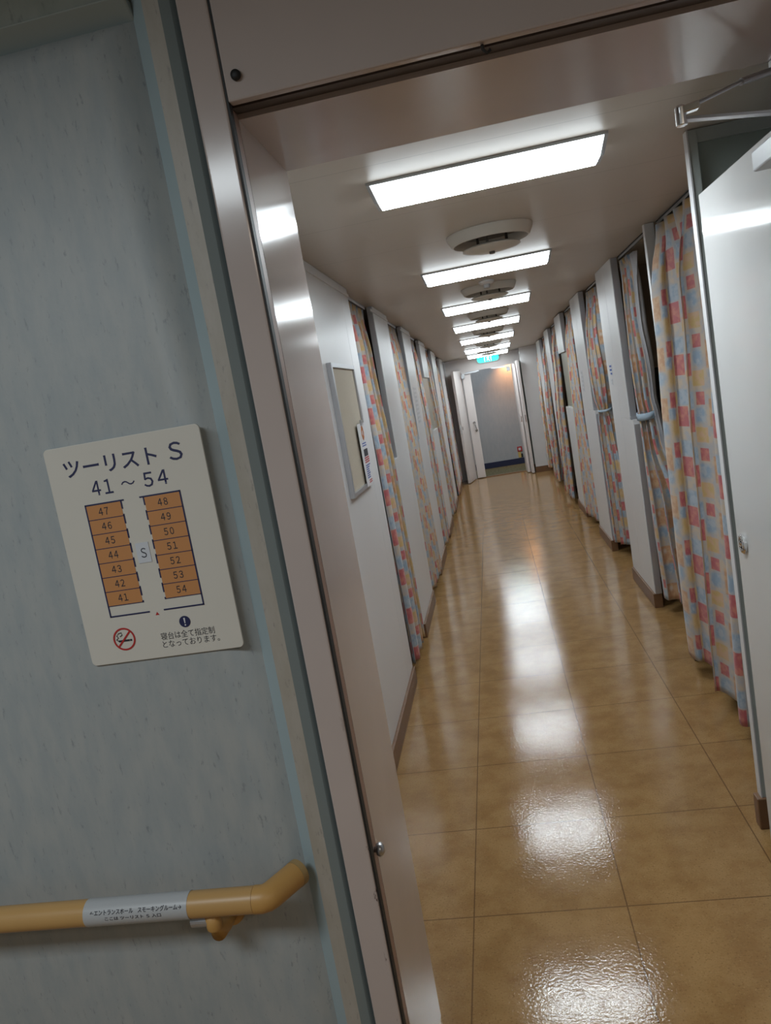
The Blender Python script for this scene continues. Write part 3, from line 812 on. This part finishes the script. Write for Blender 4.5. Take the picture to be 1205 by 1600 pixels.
# ------------------------------------------------------------------ notice board and papers on the panels
t = thing('notice_board', (XL, 3.79, 1.27), 'tall felt notice board in an aluminium frame on the left white panel', 'notice board')
y0, y1, z0, z1 = 3.48, 4.10, 1.272, 1.895
MB().box(XL+0.002, XL+0.014, y0+0.01, y1-0.01, z0+0.01, z1-0.01).build('felt_panel', M_felt, t)
b = MB()
b.box(XL, XL+0.024, y0, y0+0.022, z0, z1); b.box(XL, XL+0.024, y1-0.022, y1, z0, z1)
b.box(XL, XL+0.024, y0+0.022, y1-0.022, z0, z0+0.022); b.box(XL, XL+0.024, y0+0.022, y1-0.022, z1-0.022, z1)
b.build('frame', M_alu, t, bevel=0.002)
rebase(t)
t = thing('poster', (XL+0.03, 3.97, 1.28), 'white notice with red and blue print pinned on the notice board', 'poster')
MB().box(XL+0.026, XL+0.0275, 3.845, 4.095, 1.276, 1.595).build('sheet', M_paper, t)
xp = XL+0.0276
b = MB(); b.box(xp, xp+0.0004, 3.91, 4.03, 1.425, 1.462); b.build('black_box', M_ink, t)
b = MB()
for k in range(3): b.box(xp, xp+0.0004, 3.90, 4.04, 1.392+k*0.011, 1.399+k*0.011)
b.build('red_print', M_red, t)
b = MB(); b.box(xp, xp+0.0004, 3.93, 4.02, 1.287, 1.293); b.box(xp, xp+0.0004, 3.93, 4.02, 1.297, 1.303)
b.build('footer_print', M_red, t)
b = MB(); rr = random.Random(4)
for k in range(7): b.box(xp, xp+0.0004, 3.90, 3.98+rr.random()*0.06, 1.313+k*0.0105, 1.319+k*0.0105)
b.build('blue_print', M_blueink, t); b = MB()
for k in range(2): b.box(xp, xp+0.0004, 3.90, 3.99+rr.random()*0.04, 1.477+k*0.012, 1.483+k*0.012)
b.build('caption_print', M_blueink, t)
b = MB()
for k in range(9):
    a = 2*PI*k/9
    b.lathe([(0.001, 0), (0.013, 0), (0.013, 0.0005), (0.001, 0.0005)], (xp, 3.97+0.026*math.cos(a), 1.545+0.026*math.sin(a)), 10, 0)
b.build('emblem', M_orangeink, t)
MB().box(xp-0.001, xp+0.006, 3.945, 4.0, 1.585, 1.612).build('clip', M_alu, t)
rebase(t)
def sticker(name, x, y0_, y1_, z0_, z1_, label, rows, mat, flip):
    t = thing(name, (x, (y0_+y1_)/2, z0_), label, 'notice')
    s = -1 if flip else 1
    a, c = sorted((x, x+s*0.0015)); MB().box(a, c, y0_, y1_, z0_, z1_).build('sheet', M_tag, t)
    a, c = sorted((x+s*0.0016, x+s*0.0021)); b = MB(); h_ = (z1_-z0_)/rows
    for k in range(rows): b.box(a, c, y0_+0.012, y1_-0.014-0.02*(k % 3 == 0), z0_+h_*(k+0.25), z0_+h_*(k+0.75))
    b.build('print', mat, t)
    rebase(t)
sticker('notice_sticker', XR, 5.86, 5.98, 1.585, 1.665, 'blue printed sticker on the right panel before the tied-back curtain', 3, M_blueink, True)
sticker('notice_sticker', XR, 5.90, 5.98, 1.515, 1.560, 'pale small sticker below the blue printed one on the right', 2, M_cap, True)
sticker('notice_sticker', XR, 7.64, 7.78, 1.45, 1.65, 'faded grey paper notice on the second white panel on the right', 5, M_cap, True)
sticker('notice_sheet', XL, 7.46, 7.75, 1.42, 1.775, 'tall white paper notice on the second narrow white panel on the left', 9, M_cap, False)

# ------------------------------------------------------------------ open door on the right
t = thing('door_1', (0.70, YB+0.01, 0.02), None, None); struct(t)
MB().box(0.70, 0.736, 1.545, 2.536, 0.02, 2.121).build('leaf', M_leaf, t, bevel=0.003)
# flush ring pull with cup
hc = (0.70, 2.462, 1.066)
sharp_smooth(MB().lathe([(0.030, -0.001), (0.031, -0.007), (0.027, -0.010), (0.021, -0.009), (0.019, -0.002)], hc, 32, 0).build('handle_rose', M_chrome, t))
sharp_smooth(MB().lathe([(0.0185, -0.0025), (0.0175, -0.0045), (0.001, -0.0045)], hc, 28, 0).build('handle_cup', M_dark, t))
b = MB(); b.tube([(0.692, 2.462+0.016*math.cos(a), 1.066+0.024*math.sin(a)) for a in [math.radians(d) for d in range(-80, 261, 20)]], 0.005, 10)
b.box(0.688, 0.697, 2.450, 2.474, 1.062, 1.070)
b.build('handle_ring', M_chrome, t, smooth_=False)
# closer: body on the leaf, arm and fore-arm to the soffit
b = MB().box(0.655, 0.6995, 1.64, 1.935, 2.040, 2.084); b.build('closer_body', M_cap, t, bevel=0.004)
J = Vector((0.451, 1.690, 2.120))
E1 = Vector((0.672, 1.742, 2.105))
b = MB(); d = (E1-J).normalized(); n = Vector((-d.y, d.x, 0)).normalized()*0.010; zz = Vector((0, 0, 0.003))
b.hexa([J-n-zz, E1-n-zz, E1+n-zz, J+n-zz, J-n+zz, E1-n+zz, E1+n+zz, J+n+zz])
b.lathe([(0.012, -0.021), (0.012, 0.006)], E1, 16, 2)
b.build('closer_arm', M_steel, t, bevel=0.001)
E2 = Vector((0.712, 1.89, 2.232))
d2 = (E2-J)
b = MB(); b.tube([J+Vector((0, 0, 0.016)), J+d2*0.62+Vector((0, 0, 0.012))], 0.0042, 10); b.build('closer_rod', M_steel, t, smooth_=False)
b = MB(); b.tube([J+d2*0.60+Vector((0, 0, 0.012)), E2], 0.0075, 12); b.build('closer_sleeve', M_steel, t)
b = MB(); b.lathe([(0.011, -0.012), (0.011, 0.024), (0.006, 0.027)], J, 18, 2); b.hexa(
    [J+Vector((-0.006, -0.010, 0.008)), J+Vector((0.034, -0.013, 0.012)), J+Vector((0.034, 0.008, 0.012)), J+Vector((-0.006, 0.010, 0.008)),
     J+Vector((-0.006, -0.010, 0.022)), J+Vector((0.034, -0.013, 0.027)), J+Vector((0.034, 0.008, 0.027)), J+Vector((-0.006, 0.010, 0.022))])
b.build('closer_joint', M_chrome, t, bevel=0.002)
MB().box(0.695, 0.738, 1.86, 1.898, 2.222, 2.2515).build('closer_bracket', M_steel, t, bevel=0.003)
rebase(t)

# ------------------------------------------------------------------ berth plan sign
YS = 1.4440
sg = thing('plan_sign', (-0.718, YS+0.004, 1.2505), 'cream berth plan sign with navy lettering on the blue-grey wall', 'sign')
x0, x1, z0, z1, rr_ = -0.8825, -0.553, 1.2506, 1.7024, 0.010
poly = []
for cx, cz, a0 in ((x1-rr_, z1-rr_, 0), (x0+rr_, z1-rr_, 90), (x0+rr_, z0+rr_, 180), (x1-rr_, z0+rr_, 270)):
    for k in range(6):
        a = math.radians(a0+k*18); poly.append((cx+rr_*math.cos(a), cz+rr_*math.sin(a)))
MB().prism(poly, 1, YS, YW-0.0005).build('plate', M_sign, sg, bevel=0.0012)
yt = YS-0.0004
text('ツーリスト', -0.8465, -0.6490, 1.6395, 1.6735, yt, M_navy, 'title', sg, bold=0.012)
text('Ｓ', -0.6245, -0.5960, 1.6395, 1.6755, yt, M_navy, 'title_letter', sg, bold=0.008)
text('４１', -0.7975, -0.7530, 1.597, 1.6262, yt, M_navy, 'berth_range', sg, space=0.62, bold=0.010)
text('～', -0.7345, -0.7050, 1.6075, 1.6165, yt, M_navy, 'berth_range', sg)
text('５４', -0.6870, -0.6360, 1.597, 1.6262, yt, M_navy, 'berth_range', sg, space=0.62, bold=0.010)
# plan: tan cells, navy walls
lines = MB()
def ln(xa, xb, za, zb): lines.box(xa, xb, yt-0.0006, yt, za, zb)
T, th = 0.0029, 0.0015
ztp, zcb, zbb = 1.5801, 1.3707, 1.3488
hc_ = (ztp-0.001-zcb)/7
for side, (xa, xb) in enumerate(((-0.8187, -0.7425), (-0.6945, -0.6180))):
    for k in range(7):
        zb_, za_ = zcb+k*hc_, zcb+(k+1)*hc_
        MB().box(xa+0.001, xb-0.001, yt-0.0003, yt, zb_, za_-0.0008).build('berth_cell', M_orange, sg)
        ln(xa, xb, zb_-th/2, zb_+th/2)
        num = (str(41+k) if side == 0 else str(54-k)).translate({48+i: 0xFF10+i for i in range(10)})
        xc = (-0.783 if side == 0 else -0.657)
        text(num, xc-0.0105, xc+0.0105, (zb_+za_)/2-0.0075, (zb_+za_)/2+0.0075, yt-0.0005, M_ink, 'berth_number', sg, space=0.60, bold=0.012)
        xi = xb if side == 0 else xa
        ln(xi-T/2, xi+T/2, (zb_+za_)/2-0.001, za_) ; ln(xi-T/2, xi+T/2, zb_-0.001, zb_+0.0035)
    xo = xa if side == 0 else xb
    ln(xo-T/2, xo+T/2, zbb-T/2, ztp+T/2)
    if side == 0: ln(xo, -0.736, ztp-T/2, ztp+T/2); ln(xo, -0.7335, zbb-T/2, zbb+T/2)
    else: ln(-0.7028, xo, ztp-T/2, ztp+T/2); ln(-0.7031, xo, zbb-T/2, zbb+T/2)
lines.build('plan_lines', M_navy, sg)
st = MB().box(-0.733, -0.7052, yt-0.0010, yt+0.0003, 1.4494, 1.4903).build('sticker', M_tag, sg)
text('Ｓ', -0.7245, -0.7125, 1.4595, 1.4795, yt-0.0012, M_ink, 'letter', st)
MB().prism([(-0.7226, 1.3400), (-0.7146, 1.3400), (-0.7186, 1.3462)], 1, yt-0.0005, yt).build('arrow_mark', M_red, sg)
# no-smoking mark
nc = (-0.8005, 1.2995)
b = MB(); b.lathe([(0.0205, yt-0.0008), (0.0238, yt-0.0008), (0.0238, yt), (0.0205, yt)], (nc[0], 0, nc[1]), 40, 1, True)
d = 0.0155
b.prism([(nc[0]-d-0.0012, nc[1]-d+0.0012), (nc[0]-d+0.0012, nc[1]-d-0.0012), (nc[0]+d+0.0012, nc[1]+d-0.0012), (nc[0]+d-0.0012, nc[1]+d+0.0012)], 1, yt-0.0009, yt)
b.build('no_smoking_ring', M_red, sg)
b = MB(); b.box(nc[0]-0.013, nc[0]+0.011, yt-0.0004, yt, nc[1]-0.0055, nc[1]-0.0015); b.box(nc[0]+0.012, nc[0]+0.016, yt-0.0004, yt, nc[1]-0.0055, nc[1]-0.0015)
b.tube([(nc[0]-0.013, yt-0.0004, nc[1]-0.003), (nc[0]-0.017, yt-0.0004, nc[1]), (nc[0]-0.012, yt-0.0004, nc[1]+0.004), (nc[0]-0.015, yt-0.0004, nc[1]+0.008), (nc[0]-0.010, yt-0.0004, nc[1]+0.013), (nc[0]-0.004, yt-0.0004, nc[1]+0.014), (nc[0]-0.003, yt-0.0004, nc[1]+0.009), (nc[0]-0.008, yt-0.0004, nc[1]+0.006)], 0.0009, 6)
b.build('no_smoking_cigarette', M_ink, sg)
ex = MB().lathe([(0.001, yt-0.0005), (0.0118, yt-0.0005), (0.0118, yt), (0.001, yt)], (-0.6647, 0, 1.3187), 30, 1).build('attention_mark', M_navy, sg)
b = MB(); b.prism([(-0.6664, 1.3265), (-0.6630, 1.3265), (-0.6638, 1.3155), (-0.6656, 1.3155)], 1, yt-0.0009, yt-0.0005)
b.lathe([(0.0001, yt-0.0009), (0.0016, yt-0.0009), (0.0016, yt-0.0005), (0.0001, yt-0.0005)], (-0.6647, 0, 1.3118), 12, 1)
b.build('exclamation', M_paper, ex)
text('寝台は全て指定制', -0.7218, -0.6071, 1.2865, 1.3017, yt, M_ink, 'notice_line', sg)
text('となっております。', -0.7215, -0.5999, 1.2700, 1.2842, yt, M_ink, 'notice_line', sg)
rebase(sg)

# ------------------------------------------------------------------ handrail
RY, RZ, RR = 1.360, 0.757, 0.0262
hr = thing('handrail', (-1.2, YW, RZ), 'tan handrail with grey direction label on the blue-grey wall', 'handrail')
sharp_smooth(MB().tube([(-2.9, RY, RZ), (-0.606, RY, RZ)], RR, 32).build('rail', M_rail, hr))
pth = [(-0.605, RY, RZ), (-0.590, RY, RZ), (-0.581, RY+0.004, RZ), (-0.574, RY+0.012, RZ), (-0.541, RY+0.070, RZ)]
sharp_smooth(MB().tube(pth, RR*1.03, 32).build('end_return', M_elbow, hr))
sharp_smooth(MB().tube([(-0.5407, RY+0.0705, RZ), (-0.534, RY+0.082, RZ)], RR*1.05, 32).build('end_cap', M_capend, hr))
for bx in (-0.705, -2.1):
    br = MB().tube([(bx, RY+0.004, RZ-RR+0.002), (bx, RY+0.008, RZ-0.055), (bx, RY+0.02, RZ-0.078), (bx, RY+0.05, RZ-0.082), (bx, YW, RZ-0.082)], [0.015, 0.017, 0.018, 0.018, 0.018], 16).build('bracket', M_elbow, hr, smooth_=True)
    sharp_smooth(MB().lathe([(0.030, -0.008), (0.032, 0.0)], (bx, YW, RZ-0.082), 24, 1).build('wall_plate', M_elbow, br))
    MB().tube([(bx-0.045, RY+0.008, RZ-0.040), (bx-0.006, RY+0.008, RZ-0.040)], 0.014, 18).build('clamp', M_alu, br, smooth_=False)
lo_, hi_ = -0.9647, -0.7402
sl = sharp_smooth(MB().tube([(lo_, RY, RZ), (hi_, RY, RZ)], RR+0.0006, 40, False).build('direction_label', M_sleeve, hr))
def wrap(X, A):
    r = RR+0.0012; a = A
    return Vector((X, RY-r*math.cos(a), RZ+r*math.sin(a)))
text('←エントランスホール　スモーキングルーム→', -0.948, -0.7505, math.radians(19), math.radians(41), 0, M_ink, 'direction_text', sl, wrap, bold=0.014)
text('ここは ツーリスト Ｓ 入口', -0.9165, -0.795, math.radians(-5), math.radians(11), 0, M_ink, 'place_text', sl, wrap, bold=0.014)
rebase(hr)
